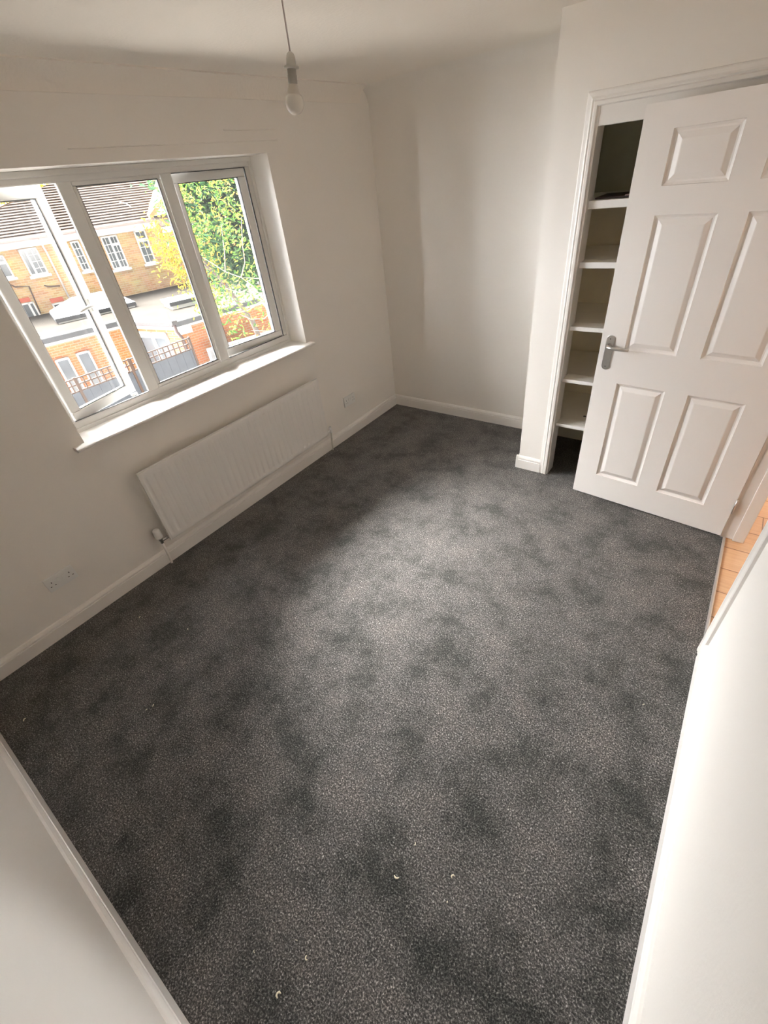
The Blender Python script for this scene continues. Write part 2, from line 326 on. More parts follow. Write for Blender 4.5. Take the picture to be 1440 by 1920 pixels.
m = MBd(); arch_frame(m, (W, 0, 0), (0, 1, 0), (-1, 0, 0), DY0, DY1, DZ); struct(m.build('trim_7', MG))
m = MBd()
m.box((W - .004, DY1, 0), (W + 0.09, DY1 + 0.03, DZ)); m.box((W + 0.038, DY1 - 0.013, 0), (W + 0.09, DY1, DZ))
m.box((W - .004, DY0 - .03, 0), (W + 0.09, DY0, DZ)); m.box((W + 0.038, DY0, 0), (W + 0.09, DY0 + 0.013, DZ))
m.box((W - .004, DY0, DZ), (W + 0.09, DY1, DZ + .03)); m.box((W + .038, DY0, DZ - .013), (W + 0.09, DY1, DZ))
struct(m.build('trim_8', MG, bevel=0.002))
struct(MBd().sweep([(-0.006, 0), (-0.004, 0.004), (0.003, 0.006), (0.008, 0.004), (0.010, 0)], (W, DY0, -0.001), (W, DY1, -0.001), (1, 0, 0)).build('trim_9', MAL))

# cupboard inside: side, back lining and shelves
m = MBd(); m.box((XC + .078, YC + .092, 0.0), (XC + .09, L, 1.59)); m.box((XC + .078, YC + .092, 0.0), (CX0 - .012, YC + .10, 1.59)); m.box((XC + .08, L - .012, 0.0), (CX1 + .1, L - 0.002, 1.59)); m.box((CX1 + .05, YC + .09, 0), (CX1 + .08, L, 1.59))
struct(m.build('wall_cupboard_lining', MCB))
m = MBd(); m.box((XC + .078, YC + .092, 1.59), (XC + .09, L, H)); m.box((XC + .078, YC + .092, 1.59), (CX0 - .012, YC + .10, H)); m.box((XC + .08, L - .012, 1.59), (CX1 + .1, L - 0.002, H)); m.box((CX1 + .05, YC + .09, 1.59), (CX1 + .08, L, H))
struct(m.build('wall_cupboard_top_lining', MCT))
shelf_lab = ['topmost cupboard shelf, thick white edge, in the dark upper recess', 'white cupboard shelf second from the top', 'white cupboard shelf third from the top, above the door handle height',
             'white cupboard shelf second from the bottom, just below door handle height', 'lowest white cupboard shelf, with a small dark hole in its top']
for (z1, th), lab in zip([(1.626, 0.031), (1.353, 0.026), (1.020, 0.020), (0.702, 0.018), (0.394, 0.016)], shelf_lab):
    root = empty('cupboard_shelf', (2.13, YC + .3, z1))
    tag(root, lab, 'shelf', 'shelves in the built-in cupboard')
    MBd().box((XC + .09 - 2.13, -0.18, -th), (CX1 + .05 - 2.13, 0.27, 0)).box((CX0 + .012 - 2.13, -0.275, -th), (CX1 - .012 - 2.13, -0.18, 0)).build('board', MSH, root, bevel=0.0015)
    MBd().box((CX0 + .012 - 2.13, -0.283, -th - .002), (CX1 - .012 - 2.13, -0.275, 0.0015)).build('front_edge', MG, root, bevel=0.001)
    MBd().box((XC + .09 - 2.13, -0.17, -th - .03), (XC + .11 - 2.13, 0.26, -th)).build('batten', MSH, root)
    if z1 < 0.5: MBd().lathe([(0.010, 0), (0.010, 0.0006)], (1.885 - 2.13, -0.11, 0.0003)).build('hole', MDK, root)
root = empty('folded_paper', (1.93, 3.33, 1.6275)); tag(root, 'dark folded leaflets lying on the topmost cupboard shelf', 'paper')
MBd().box((-0.17, -0.11, 0), (0.16, 0.12, 0.007)).build('lower_leaf', mat('dark_paper', (0.05, 0.03, 0.035), 0.6), root)
MBd().hexa([(-0.03, -0.11, 0.007), (0.16, -0.10, 0.007), (0.16, 0.06, 0.007), (-0.03, 0.07, 0.007)], [(-0.03, -0.11, 0.012), (0.16, -0.10, 0.016), (0.16, 0.06, 0.016), (-0.03, 0.07, 0.012)]).build('upper_leaf', mat('grey_paper', (0.22, 0.18, 0.19), 0.5), root)

# ------------------------------------------------------------------ six panel door
DA = 0.101
door = empty('door_1', (2.81, 2.921, 0), 0); struct(door)
dd = Vector((-math.cos(DA), math.sin(DA), 0)); dn = Vector((math.sin(DA), math.cos(DA), 0))   # along leaf, away from camera
door.rotation_euler = (0, 0, math.atan2(dd.y, dd.x))
# door local: +x hinge -> free edge; local y = z cross x
ly = Vector((0, 0, 1)).cross(dd); SG = 1 if ly.dot(dn) > 0 else -1     # SG*y points away from the camera
DWd, DZ0, DZ1, DT = 0.851, 0.012, 1.957, 0.036
panels = [(0.13, 0.375, 0.175, 0.782), (0.48, 0.725, 0.175, 0.782), (0.13, 0.375, 0.967, 1.568), (0.48, 0.725, 0.967, 1.568), (0.13, 0.375, 1.675, 1.868), (0.48, 0.725, 1.675, 1.868)]
m = MBd()
for side in (0, 1):
    yb = SG * DT * side; inn = SG * (1 if side == 0 else -1)     # inn: into the leaf
    xs = sorted({0, DWd} | {p[0] for p in panels} | {p[1] for p in panels}); zs = sorted({DZ0, DZ1} | {p[2] for p in panels} | {p[3] for p in panels})
    for i in range(len(xs) - 1):
        for j in range(len(zs) - 1):
            cx, cz = (xs[i] + xs[i + 1]) / 2, (zs[j] + zs[j + 1]) / 2
            if any(p[0] < cx < p[1] and p[2] < cz < p[3] for p in panels): continue
            m.add([(xs[i], yb, zs[j]), (xs[i + 1], yb, zs[j]), (xs[i + 1], yb, zs[j + 1]), (xs[i], yb, zs[j + 1])], [(0, 1, 2, 3)])
    for x0, x1, z0, z1 in panels:
        loops = [(0, 0), (0.002, 0.0055), (0.010, 0.0105), (0.017, 0.0115), (0.038, 0.0022), (0.042, 0.0016)]
        vs_ = []; fs_ = []
        for q, dpt in loops: vs_ += [(x0 + q, yb + inn * dpt, z0 + q), (x1 - q, yb + inn * dpt, z0 + q), (x1 - q, yb + inn * dpt, z1 - q), (x0 + q, yb + inn * dpt, z1 - q)]
        for k in range(len(loops) - 1):
            for c in range(4): fs_.append((4 * k + c, 4 * k + (c + 1) % 4, 4 * k + 4 + (c + 1) % 4, 4 * k + 4 + c))
        k = len(loops) - 1; fs_.append((4 * k, 4 * k + 1, 4 * k + 2, 4 * k + 3)); m.add(vs_, fs_)
y1 = SG * DT
for a_, b_ in [((0, DZ0), (DWd, DZ0)), ((DWd, DZ0), (DWd, DZ1)), ((DWd, DZ1), (0, DZ1)), ((0, DZ1), (0, DZ0))]:
    m.add([(a_[0], 0, a_[1]), (b_[0], 0, b_[1]), (b_[0], y1, b_[1]), (a_[0], y1, a_[1])], [(0, 1, 2, 3)])
leaf = m.build('door_leaf', MD, door)
bmx = bmesh.new(); bmx.from_mesh(leaf.data); bmesh.ops.remove_doubles(bmx, verts=bmx.verts, dist=1e-5); bmesh.ops.recalc_face_normals(bmx, faces=bmx.faces); bmx.to_mesh(leaf.data); bmx.free()
# handle on the camera side
def stadium(x, z0, z1, hw, y0, y1, n=10):
    pts = [(x + hw * math.cos(math.pi * k / n), z1 - hw + hw * math.sin(math.pi * k / n)) for k in range(n + 1)] + [(x - hw * math.cos(math.pi * k / n), z0 + hw - hw * math.sin(math.pi * k / n)) for k in range(n + 1)]
    return [(px, y0, pz) for px, pz in pts], [(px, y1, pz) for px, pz in pts]
for s_, yy in ((-SG, 0.0), (SG, SG * DT)):
    hd_ = empty('door_handle', (0, 0, 0)); hd_.parent = door; hd_['label'] = 'brushed metal lever handle'
    hx = 0.803
    MBd().hexa(*stadium(hx, 0.852, 1.036, 0.0205, yy, yy + s_ * 0.006)).build('back_plate', MS, hd_, bevel=0.0015)
    m = MBd(); m.tube([(hx, yy + s_ * 0.004, 0.985), (hx, yy + s_ * 0.030, 0.985), (hx - .006, yy + s_ * 0.046, 0.985), (hx - 0.03, yy + s_ * 0.052, 0.984), (hx - 0.075, yy + s_ * 0.050, 0.983), (hx - 0.112, yy + s_ * 0.044, 0.981)], [0.010, 0.009, 0.010, 0.009, 0.0085, 0.0065], 14)
    m.build('lever', MS, hd_)
    m = MBd().lathe([(0.0028, 0), (0.0028, 0.0005)], (hx, yy + s_ * 0.0060, 1.018), (0, s_, 0), 10); m.lathe([(0.0028, 0), (0.0028, 0.0005)], (hx, yy + s_ * 0.0060, 0.870), (0, s_, 0), 10); m.build('screw', MDK, hd_)
for z in (0.22, 0.98, 1.74):
    m = MBd().tube([(-0.004, -SG * 0.004, z - 0.045), (-0.004, -SG * 0.004, z + 0.045)], 0.0045, 10); m.box((0.0, -SG * 0.0005, z - .045), (-0.002, SG * 0.028, z + .045))
    m.build('hinge', MS, door)

# ------------------------------------------------------------------ window
win = empty('window_1', (-0.15, (WY0 + WY1) / 2, WZ0)); struct(win)
wy = (WY0 + WY1) / 2
def wb(m, x0, x1, y0, y1_, z0, z1): m.box((x0 + .15, y0 - wy, z0 - WZ0), (x1 + .15, y1_ - wy, z1 - WZ0))
FX0, FX1 = -0.178, -0.165
ML0, ML1, MR0, MR1 = 1.512, 1.580, 2.046, 2.114
m = MBd()
wb(m, FX0, FX1, WY0, WY1, 0.918, 0.972); wb(m, FX0, FX1, WY0, WY1, 1.966, WZ1); wb(m, FX0, FX1, WY0, WY0 + .056, .972, 1.966); wb(m, FX0, FX1, WY1 - .056, WY1, .972, 1.966)
m.build('window_frame', MU, win, bevel=0.006, seg=3)
m = MBd(); wb(m, FX1, FX1 + .010, WY0, WY1, 0.912, 0.935); wb(m, FX1, FX1 + .010, WY0, WY1, 1.992, WZ1); wb(m, FX1, FX1 + .010, WY1 - .022, WY1, .93, 1.995); wb(m, FX1, FX1 + .010, WY0, WY0 + .022, .93, 1.995)
m.build('frame_trim', MU, win, bevel=0.003)
m = MBd()
wb(m, -0.200, -0.1785, WY0 + .002, WY1 - .002, 0.918, 0.966); wb(m, -.200, -.1785, WY0 + .002, WY1 - .002, 1.972, WZ1); wb(m, -.200, -.1785, WY0 + .002, WY0 + .050, .966, 1.972); wb(m, -.200, -.1785, WY1 - .050, WY1 - .002, .966, 1.972)
for a_, b_ in ((ML0, ML1), (MR0, MR1)): wb(m, -.200, -.1785, a_ + .006, b_ - .006, .966, 1.972)
m.build('rebate_gasket', MGK, win)
m = MBd(); wb(m, -.171, -.1635, 2.6185, 2.6225, .972, 1.966); wb(m, -.171, -.1635, MR1, 2.622, .9705, .9745); wb(m, -.171, -.1635, MR1, 2.622, 1.9635, 1.967); wb(m, -.171, -.1635, WY0 + .056, ML0, .9705, .9735)
m.build('seal', MGK, win)
for a_, b_ in ((ML0, ML1), (MR0, MR1)):
    m = MBd(); wb(m, FX0, FX1 - .001, a_, b_, .965, 1.97); m.build('mullion', MU, win, bevel=0.006, seg=3)
def sash(y0, y1_, hinge_y, ang, fixed=False, handle_side=None):
    """frame of one light; local origin at the hinge line on the frame's outer half"""
    z0, z1 = 0.962, 1.975
    if fixed: z0, z1 = 0.970, 1.968
    s = empty('sash', (-0.190 + .15, hinge_y - wy, 0)); s.parent = win; s.rotation_euler = (0, 0, ang)
    a, b2 = y0 - hinge_y, y1_ - hinge_y; wd = 0.018 if fixed else 0.052
    xo, xi = (-0.006, 0.020) if fixed else (-0.022, 0.022)
    zz0, zz1 = z0 - WZ0, z1 - WZ0
    m = MBd()
    for (p, q, r, t_) in ((a, b2, zz0, zz0 + wd), (a, b2, zz1 - wd, zz1), (a, a + wd, zz0 + wd, zz1 - wd), (b2 - wd, b2, zz0 + wd, zz1 - wd)): m.box((xo, p, r), (xi, q, t_))
    m.build('sash_frame', MU, s, bevel=0.005, seg=3)
    m = MBd(); g = 0.004; e1, e2 = wd, wd + g
    for (p, q, r, t_) in ((a + e1, b2 - e1, zz0 + e1, zz0 + e2), (a + e1, b2 - e1, zz1 - e2, zz1 - e1), (a + e1, a + e2, zz0 + e2, zz1 - e2), (b2 - e2, b2 - e1, zz0 + e2, zz1 - e2)): m.box((0.002, p, r), (xi - .006, q, t_))
    m.build('gasket', MGK, s)
    MBd().box((0.006, a + wd - .002, zz0 + wd - .002), (0.010, b2 - wd + .002, zz1 - wd + .002)).build('glass_pane', MGL, s)
    if not fixed:   # outer rebate lip
        m = MBd()
        for (p, q, r, t_) in ((a - .006, b2 + .006, zz0 - .006, zz0 + .01), (a - .006, b2 + .006, zz1 - .01, zz1 + .006)): m.box((xo - .008, p, r), (xo, q, t_))
        m.build('outer_lip', MGK, s)
    return s, a, b2
s1, a, b2 = sash(1.080, 1.508, 1.080, math.radians(17))
s2, _, _ = sash(ML1, MR0, ML1, 0, fixed=True)
s3, _, _ = sash(2.118, 2.618, 2.618, -math.radians(6))
h = empty('window_handle', (0.030, b2 - 0.026, 1.452 - WZ0)); h.parent = None
# the handle is a part of the window; sub-part depth is kept by hanging its pieces on one mesh
bpy.data.objects.remove(h)
m = MBd(); hy, hz = b2 - 0.026, 1.455 - WZ0
m.box((0.022, hy - .012, hz - .03), (0.032, hy + .012, hz + .03)); m.tube([(0.028, hy, hz), (0.062, hy, hz)], 0.009, 12)
m.tube([(0.060, hy + .004, hz), (0.068, hy - .03, hz + .003), (0.068, hy - .085, hz - .002), (0.064, hy - 0.118, hz - .010)], [0.009, 0.009, 0.008, 0.005], 12)
m.build('window_handle', MP, s1, bevel=0.002)
m = MBd(); m.tube([(-0.055 + .0, 1.33 - 1.08 + .0, 0.962 - WZ0 + .004), (-0.02, 1.35 - 1.08, 0.962 - WZ0 + .0), ], 0.004, 8)
MBd().box((-0.205 + .15, 1.42 - wy, .972 - WZ0), (-.19 + .15, 1.455 - wy, .984 - WZ0)).build('friction_stay', MP, win)
# inner sill board with rounded nosing and a soft sagging horn
m = MBd()
prof = [(-0.17, 0.0), (0.045, 0.0), (0.052, -0.003), (0.055, -0.010), (0.052, -0.018), (0.045, -0.021), (-0.17, -0.021)]
m.sweep(prof, (0, WY0, 0.915), (0, WY1, 0.915), (1, 0, 0))
pn = [(-0.0, 0.0)] + prof[1:6] + [(0.0, -0.021)]
m.sweep(pn, (0.0, WY0 - .06, .915), (0.0, WY0, .915), (1, 0, 0)); m.sweep(pn, (0.0, WY1, .915), (0.0, WY1 + .038, .915), (1, 0, 0))
sl = m.build('window_sill', MG); sl.parent = win; sl.matrix_parent_inverse = Matrix.Translation(-win.location)

# ------------------------------------------------------------------ radiator
rad = empty('radiator', (0.0, 1.886, 0.0)); tag(rad, 'long white ribbed panel radiator on the wall under the window', 'radiator')
ry0, ry1, rz0, rz1 = 1.1435 - 1.886, 2.629 - 1.886, 0.185, 0.6725
N = 31; pitch = (ry1 - ry0 - 0.02) / N
ys = [(ry0, 0.0), (ry0 + .004, 0.003), (ry0 + 0.010, 0.004)]
for k in range(N):
    o = ry0 + 0.010 + pitch * k
    for fr_, dp in ((0.04, 0.0), (0.12, -.25), (0.20, -.75), (0.30, -1.0), (0.42, -1.0), (0.52, -.75), (0.60, -.25), (0.68, 0.0), (0.98, 0.0)): ys.append((o + pitch * fr_, dp))
ys += [(ry1 - .010, 0.004), (ry1 - 0.004, .003), (ry1, 0.0)]
zs = [(rz0, -0.010, 0), (rz0 + .004, -.003, 0), (rz0 + .010, 0.0, 0), (rz0 + 0.032, 0, 0), (rz0 + 0.036, 0.0, 0.35), (rz0 + 0.043, 0, 0.9), (rz0 + 0.047, 0, 1), (rz1 - 0.052, 0, 1), (rz1 - 0.046, 0, 0.8), (rz1 - 0.038, 0, 0), (rz1 - .014, 0, 0), (rz1 - .006, -.002, 0), (rz1 - .001, -.008, 0), (rz1, -.016, 0)]
vs_ = []; fs_ = []
for y, dp in ys:
    for z, dx, k in zs:
        if dp > 0: x = 0.094 + dx - 0.003 + dp * .5
        else: x = 0.094 + dx + 0.0065 * k * dp
        vs_.append((x, y, z))
nz = len(zs)
for i in range(len(ys) - 1):
    for j in range(nz - 1): fs_.append((i * nz + j, (i + 1) * nz + j, (i + 1) * nz + j + 1, i * nz + j + 1))
m = MBd(); m.add(vs_, fs_, True)
m.build('front_panel', MR, rad)
m = MBd(); m.box((0.072, ry0, rz0), (0.0835, ry1, rz1 - .001)); m.build('back_panel', MR, rad, bevel=0.003)
m = MBd(); m.box((0.078, ry0 + .0, rz1 - .004), (0.092, ry1 - .0, rz1 + .001)); m.build('top_seam', MR, rad, bevel=0.002)
for yy in (ry0 + .2, ry1 - .2): MBd().box((0.001, yy - .02, rz0 + .05), (0.0725, yy + .02, rz1 - .08)).build('wall_bracket', MR, rad)
v = empty('thermostatic_valve', (0.058, ry0 - 0.045, 0.215)); v.parent = rad; v['label'] = 'white thermostatic valve head with chrome body'
m = MBd(); m.lathe([(0.012, 0.010), (0.0205, 0.014), (0.0225, 0.022), (0.0225, 0.060), (0.021, 0.070), (0.014, 0.076), (0.0, 0.077)], (0, 0, 0), seg=24); m.build('valve_head', MP, v)
m = MBd(); m.lathe([(0.010, -0.03), (0.011, -0.028), (0.011, -0.010), (0.013, -0.008), (0.013, 0.008), (0.011, 0.011)], (0, 0, 0), seg=12); m.tube([(0, 0, -0.012), (0.004, 0.045, -0.012)], 0.010, 12); m.build('valve_body', MCH, v)
p = MBd(); p.tube([(0.058, ry0 - .045, 0.188), (0.055, ry0 - .045, 0.12), (0.046, ry0 - .044, 0.07), (0.030, ry0 - .042, 0.02), (0.028, ry0 - .042, -0.005)], 0.0075, 12); p.build('supply_pipe', MG, rad)
p = MBd(); p.tube([(0.083, ry1 - .01, 0.207), (0.075, ry1 + .045, 0.207)], 0.009, 10); p.lathe([(0.012, -0.025), (0.013, -0.02), (0.013, 0.02), (0.008, 0.03)], (0.066, ry1 + .058, 0.207), seg=12); p.build('lockshield_valve', MP, rad)
p = MBd(); p.tube([(0.066, ry1 + .058, 0.185), (0.058, ry1 + .06, 0.12), (0.038, ry1 + .07, 0.05), (0.032, ry1 + .074, -0.005)], 0.0065, 12); p.build('return_pipe', MHOLD, rad)

# ------------------------------------------------------------------ sockets
sk = empty('double_socket', (0, 0.578, 0.315)); tag(sk, 'white double plug socket with switches, on the window wall left of the radiator', 'socket')
MBd().box((0, -0.073, -0.043), (0.011, 0.073, 0.043)).build('face_plate', MP, sk, bevel=0.003, seg=3)
for s_ in (-1, 1):
    MBd().box((0.011, s_ * 0.012 - .007, -0.002), (0.0150, s_ * 0.012 + .007, 0.021)).build('rocker_switch', MP, sk, bevel=0.0012)
    m = MBd(); c = s_ * 0.045
    m.box((0.0105, c - .002, 0.006), (0.0114, c + .002, 0.014))
    for q in (-1, 1): m.box((0.0105, c + q * 0.011 - .0032, -0.0145), (0.0114, c + q * 0.011 + .0032, -0.0105))
    m.build('pin_holes', MDK, sk)
sk2 = copy_tree(sk); sk2.location = (0, 3.038, 0.318); tag(sk2, 'white double plug socket in the far corner, right of the radiator', 'socket')

# ------------------------------------------------------------------ pendant bulb
pend = empty('pendant_light', (1.32, 1.618, H)); tag(pend, 'bare white bulb on a thin cord hanging from the ceiling, unlit', 'light')
ax = Vector((0.012, -0.021, -0.12)) ; ax = (Vector((0, 0, -1)) - Rx * 0.11).normalized()
top = Vector((0.004, 0.002, -0.198)) - Rx * 0.006
m = MBd().lathe([(0.004, -0.030), (0.018, -0.024), (0.036, -0.010), (0.038, 0.0)], (0, 0, 0)); m.build('ceiling_rose', MP, pend)
MBd().tube([(0, 0, -0.02), tuple(top * 0.5 + Vector((0, 0, 0.002))), tuple(top + ax * 0.004)], 0.0023, 8).build('cord', MCORD, pend)
m = MBd().lathe([(0.0035, 0), (0.0094, 0.004), (0.0124, 0.012), (0.0136, 0.028), (0.0207, 0.029), (0.0207, 0.033), (0.0130, 0.034)], top, ax); m.build('lamp_holder', MHOLD, pend)
bl = empty('bulb', (0, 0, 0)); bl.parent = pend
m = MBd().lathe([(0.0124, 0.032), (0.0124, 0.046), (0.0130, 0.047), (0.0130, 0.064), (0.0116, 0.065)], top, ax); m.build('bulb_cap', MHS, bl)
m = MBd().lathe([(0.0118, 0.063), (0.0142, 0.072), (0.0195, 0.086), (0.0201, 0.088)], top, ax); m.build('bulb_collar', mat('bulb_collar_plastic', (0.60, 0.56, 0.49), 0.4), bl)
m = MBd().lathe([(0.0203, 0.086), (0.0242, 0.092), (0.0265, 0.100), (0.0265, 0.107), (0.0242, 0.115), (0.0195, 0.122), (0.0124, 0.127), (0.0047, 0.129), (0, 0.1293)], top, ax); m.build('bulb_globe', MB, bl)

# ------------------------------------------------------------------ scraps on the carpet
random.seed(4)
scr = [((2.008, .188), 0.011, 'largest cream scrap on the carpet, nearest the bottom edge of the photo'), ((2.026, .287), 0.008, 'small white sliver on the carpet just above the largest cream scrap'),
       ((1.975, .300), 0.004, 'tiny pale crumb on the carpet up-left of the small white sliver'), ((1.884, .205), 0.004, 'tiny pale crumb on the carpet left of the largest cream scrap'),
       ((2.148, .713), 0.006, 'small white crumb alone in the middle foreground of the carpet'), ((2.145, .599), 0.010, 'thin white thread curled on the carpet left of the curved scrap'),
       ((2.293, .710), 0.009, 'curved white scrap on a dark patch of carpet right of the thin thread'), ((2.314, .642), 0.004, 'tiny pale crumb on the carpet below the curved white scrap'),
       ((.370, .090), 0.009, 'white speck on the carpet by the near end of the window wall'), ((.85, .479), 0.007, 'pale flake in the left half of the carpet, right one of a close pair'),
       ((.841, .449), 0.005, 'pale flake in the left half of the carpet, left one of a close pair'), ((.275, .734), 0.007, 'pale flake on the shaded carpet below the double socket'),
       ((.605, .835), 0.006, 'white speck where the shaded and lit carpet meet near the radiator valve'), ((2.672, 1.645), 0.005, 'white speck on the carpet beside the right-hand wall')]
for (x, y), s_, lab in scr:
    a0 = random.uniform(0, 6.28); cur = random.uniform(-1.2, 1.2); pts = []
    for k in range(5):
        q = (k - 2) / 2 * s_; an = a0 + cur * (k - 2) / 2
        pts.append((q * math.cos(an), q * math.sin(an), 0.0035 + 0.0018 * math.sin(k * 1.6)))
    o = MBd().tube(pts, [s_ * .12, s_ * .26, s_ * .22, s_ * .28, s_ * .10], 7).build('carpet_scrap', MCR, loc=(x, y, -0.001))
    tag(o, lab, 'scrap', 'bits of debris on the carpet')

# ================================================================== outdoors
PF = Vector((-18.05, 9.5, 0)); RZ = math.atan2(.96, .28)
def oroot(name, u=0, w_=0, z=0):
    e3 = Vector((.28, .96, 0)); n3 = Vector((.96, -.28, 0)); p = PF + e3 * u + n3 * w_; p.z = z
    return empty(name, p, RZ)
GZ = -3.4
struct(MBd().box((-40, -20, GZ - .2), (-0.215, 45, GZ)).build('ground', MGRD))

def far_window(parent, u0, u1, z0, z1, lights, w_=0.0, sill=True, gap=0.0):
    """lights: list of (fraction0, fraction1, transom z or None, glazing bars)"""
    y = -w_
    f = MBd(); t_ = 0.055
    f.box((u0, y - 0.03, z0), (u0 + t_, y + .05, z1)); f.box((u1 - t_, y - .03, z0), (u1, y + .05, z1)); f.box((u0, y - .03, z1 - t_), (u1, y + .05, z1)); f.box((u0, y - .03, z0), (u1, y + .05, z0 + t_))
    for fr0, fr1, tz, nb in lights:
        a, b_ = u0 + (u1 - u0) * fr0, u0 + (u1 - u0) * fr1
        if fr1 < 0.99: f.box((b_ - .035, y - .03, z0), (b_ + .035, y + .05, z1))
        if tz: f.box((a, y - .035, tz - .045), (b_, y + .05, tz + .045))
        for k in range(1, nb): zz = z0 + (z1 - z0) * k / nb; f.box((a, y - .01, zz - .012), (b_, y + .03, zz + .012))
        if nb > 1: c = (a + b_) / 2; f.box((c - .01, y - .01, z0), (c + .01, y + .03, z1))
    if sill: f.box((u0 - .06, y - .10, z0 - .085), (u1 + .06, y + .05, z0))
    fo = f.build('window', MFASC, parent)
    MBd().box((u0 + .02, y + .012, z0 + .02), (u1 - .02, y + .02, z1 - .02)).build('pane', MOWG, fo)
    return fo

house = oroot('house'); tag(house, 'two storey yellow brick house with brown tiled roof seen across the gardens', 'house')
MBd().box((-9, 0.02, GZ), (5.2, 8, 1.22)).build('wall', BR1, house)
far_window(house, -3.45, -2.80, 0.33, 1.02, [(0, .5, None, 1), (.5, 1, .8, 1)])
far_window(house, -2.32, -1.74, 0.26, 1.10, [(0, .36, None, 1), (.36, 1, None, 4)])
far_window(house, -0.64, -0.34, 0.12, 1.10, [(0, 1, None, 4)])
far_window(house, 0.42, 1.02, -0.02, 1.10, [(0, .5, None, 4), (.5, 1, .80, 4)])
far_window(house, 1.66, 2.10, -0.02, 1.13, [(0, 1, .78, 4)])
far_window(house, -3.10, -2.66, -1.15, -0.52, [(0, .6, None, 1), (.6, 1, None, 1)], sill=False)
far_window(house, -2.15, -1.70, -1.35, -0.72, [(0, 1, None, 1)], sill=False)
MBd().box((-3.12, -0.012, -0.50), (-2.72, .05, -0.36)).build('brick_lintel', MLINT, house)
MBd().box((-2.14, -0.012, -0.70), (-1.70, .05, -0.55)).build('brick_lintel', MLINT, house)
MBd().box((-9, -0.25, 1.13), (2.48, -0.20, 1.36)).build('fascia', MFASC, house)
MBd().box((-9, -0.25, 1.13), (2.48, 0.02, 1.15)).build('soffit', MFASC, house)
MBd().tube([(-9, -0.30, 1.36), (2.5, -0.30, 1.40)], 0.055, 8).build('gutter', MGUT, house)
MBd().tube([(-1.55, -0.30, 1.32), (-1.52, -0.10, 1.05), (-1.50, -0.05, 0.9), (-1.50, -0.05, -1.0)], 0.034, 8).build('downpipe', MPIPE, house)
MBd().tube([(-3.05, -0.03, 0.12), (-2.95, -0.04, 0.03), (-2.55, -0.04, -0.03), (-2.64, -0.04, -0.95)], 0.022, 6).build('waste_pipe', MWP, house)
MBd().tube([(-2.08, -0.03, -0.09), (-1.98, -0.04, -0.15), (-1.60, -0.04, -0.20)], 0.022, 6).build('waste_pipe', MWP, house)
# tiled roof: courses as stepped strips, hip on the left
tm = MBd(); sl_ = 0.40; rows = 23; dw = 4.8 / rows
def hipu(wv): return -0.13 + ( -3.5 - wv) * (-1.335)      # u of the hip at depth w (w negative away)
def uL(wv): return max(-9.0, -2.12 - (wv + 2.01) * 1.335)
for k in range(rows):
    wa, wb_ = 0.30 - dw * k, 0.30 - dw * (k + 1) - .02
    za, zb = 1.40 + sl_ * (0.30 - wa), 1.40 + sl_ * (0.30 - wb_)
    ua, ub = uL(wa), uL(wb_); uE = 2.52 + min(2.6, max(0, (0.3 - wa)) * 1.3)
    tm.hexa([(ua, -wa, za - .02), (uE, -wa, za - .02), (uE, -wb_, zb - .05), (ub, -wb_, zb - .05)], [(ua, -wa, za + .035), (uE, -wa, za + .035), (uE, -wb_, zb - .005), (ub, -wb_, zb - .005)])
tm.build('tiled_roof', MTILE, house)
MBd().tube([(1.85, -(-1.30), 2.07), (2.05, 1.2, 2.03), (2.12, 0.75, 1.84)], 0.02, 6).build('roof_cable', MPIPE, house)
tm = MBd()   # rear slopes so the roof is a solid, never seen through
tm.hexa([(uL(-4.5), 4.5, 3.2), (5.2, 4.5, 3.2), (5.2, 8, 1.3), (-6, 8, 1.3)], [(uL(-4.5), 4.5, 3.33), (5.2, 4.5, 3.33), (5.2, 8, 1.4), (-6, 8, 1.4)]); tm.build('rear_roof', MTILE, house)
# cross gable on the right with white bargeboard and ochre verge
g = MBd(); g.add([(2.45, -0.1, 1.16), (5.2, -0.1, 1.16), (5.2, -0.1, 3.2), (2.45, -0.1, 1.2), (2.45, 5, 1.16), (5.2, 5, 1.16), (5.2, 5, 3.2), (2.45, 5, 1.2)], [(0, 1, 2, 3), (4, 7, 6, 5), (0, 3, 7, 4), (1, 5, 6, 2), (3, 2, 6, 7), (0, 4, 5, 1)]); g.build('gable_wall', BR1, house)
g = MBd(); g.hexa([(2.42, -.28, 1.12), (2.42, -.10, 1.12), (5.2, -.10, 3.12), (5.2, -.28, 3.12)], [(2.42, -.28, 1.40), (2.42, -.10, 1.40), (5.2, -.10, 3.42), (5.2, -.28, 3.42)]); g.build('bargeboard', MFASC, house)
g = MBd(); g.hexa([(2.40, -.32, 1.40), (2.40, 4.5, 1.40), (5.2, 4.5, 3.42), (5.2, -.32, 3.42)], [(2.40, -.32, 1.56), (2.40, 4.5, 1.56), (5.2, 4.5, 3.58), (5.2, -.32, 3.58)]); g.build('verge_tiles', MHIP, house)
g = MBd(); g.hexa([(2.55, -.9, 1.12), (4.6, -.9, 1.12), (4.6, -.1, 1.55), (2.55, -.1, 1.55)], [(2.55, -.9, 1.17), (4.6, -.9, 1.17), (4.6, -.1, 1.60), (2.55, -.1, 1.60)]); g.build('porch_roof', MTILE, house)
MBd().box((2.53, -0.94, 0.95), (4.6, -.88, 1.14)).build('porch_fascia', MFASC, house)

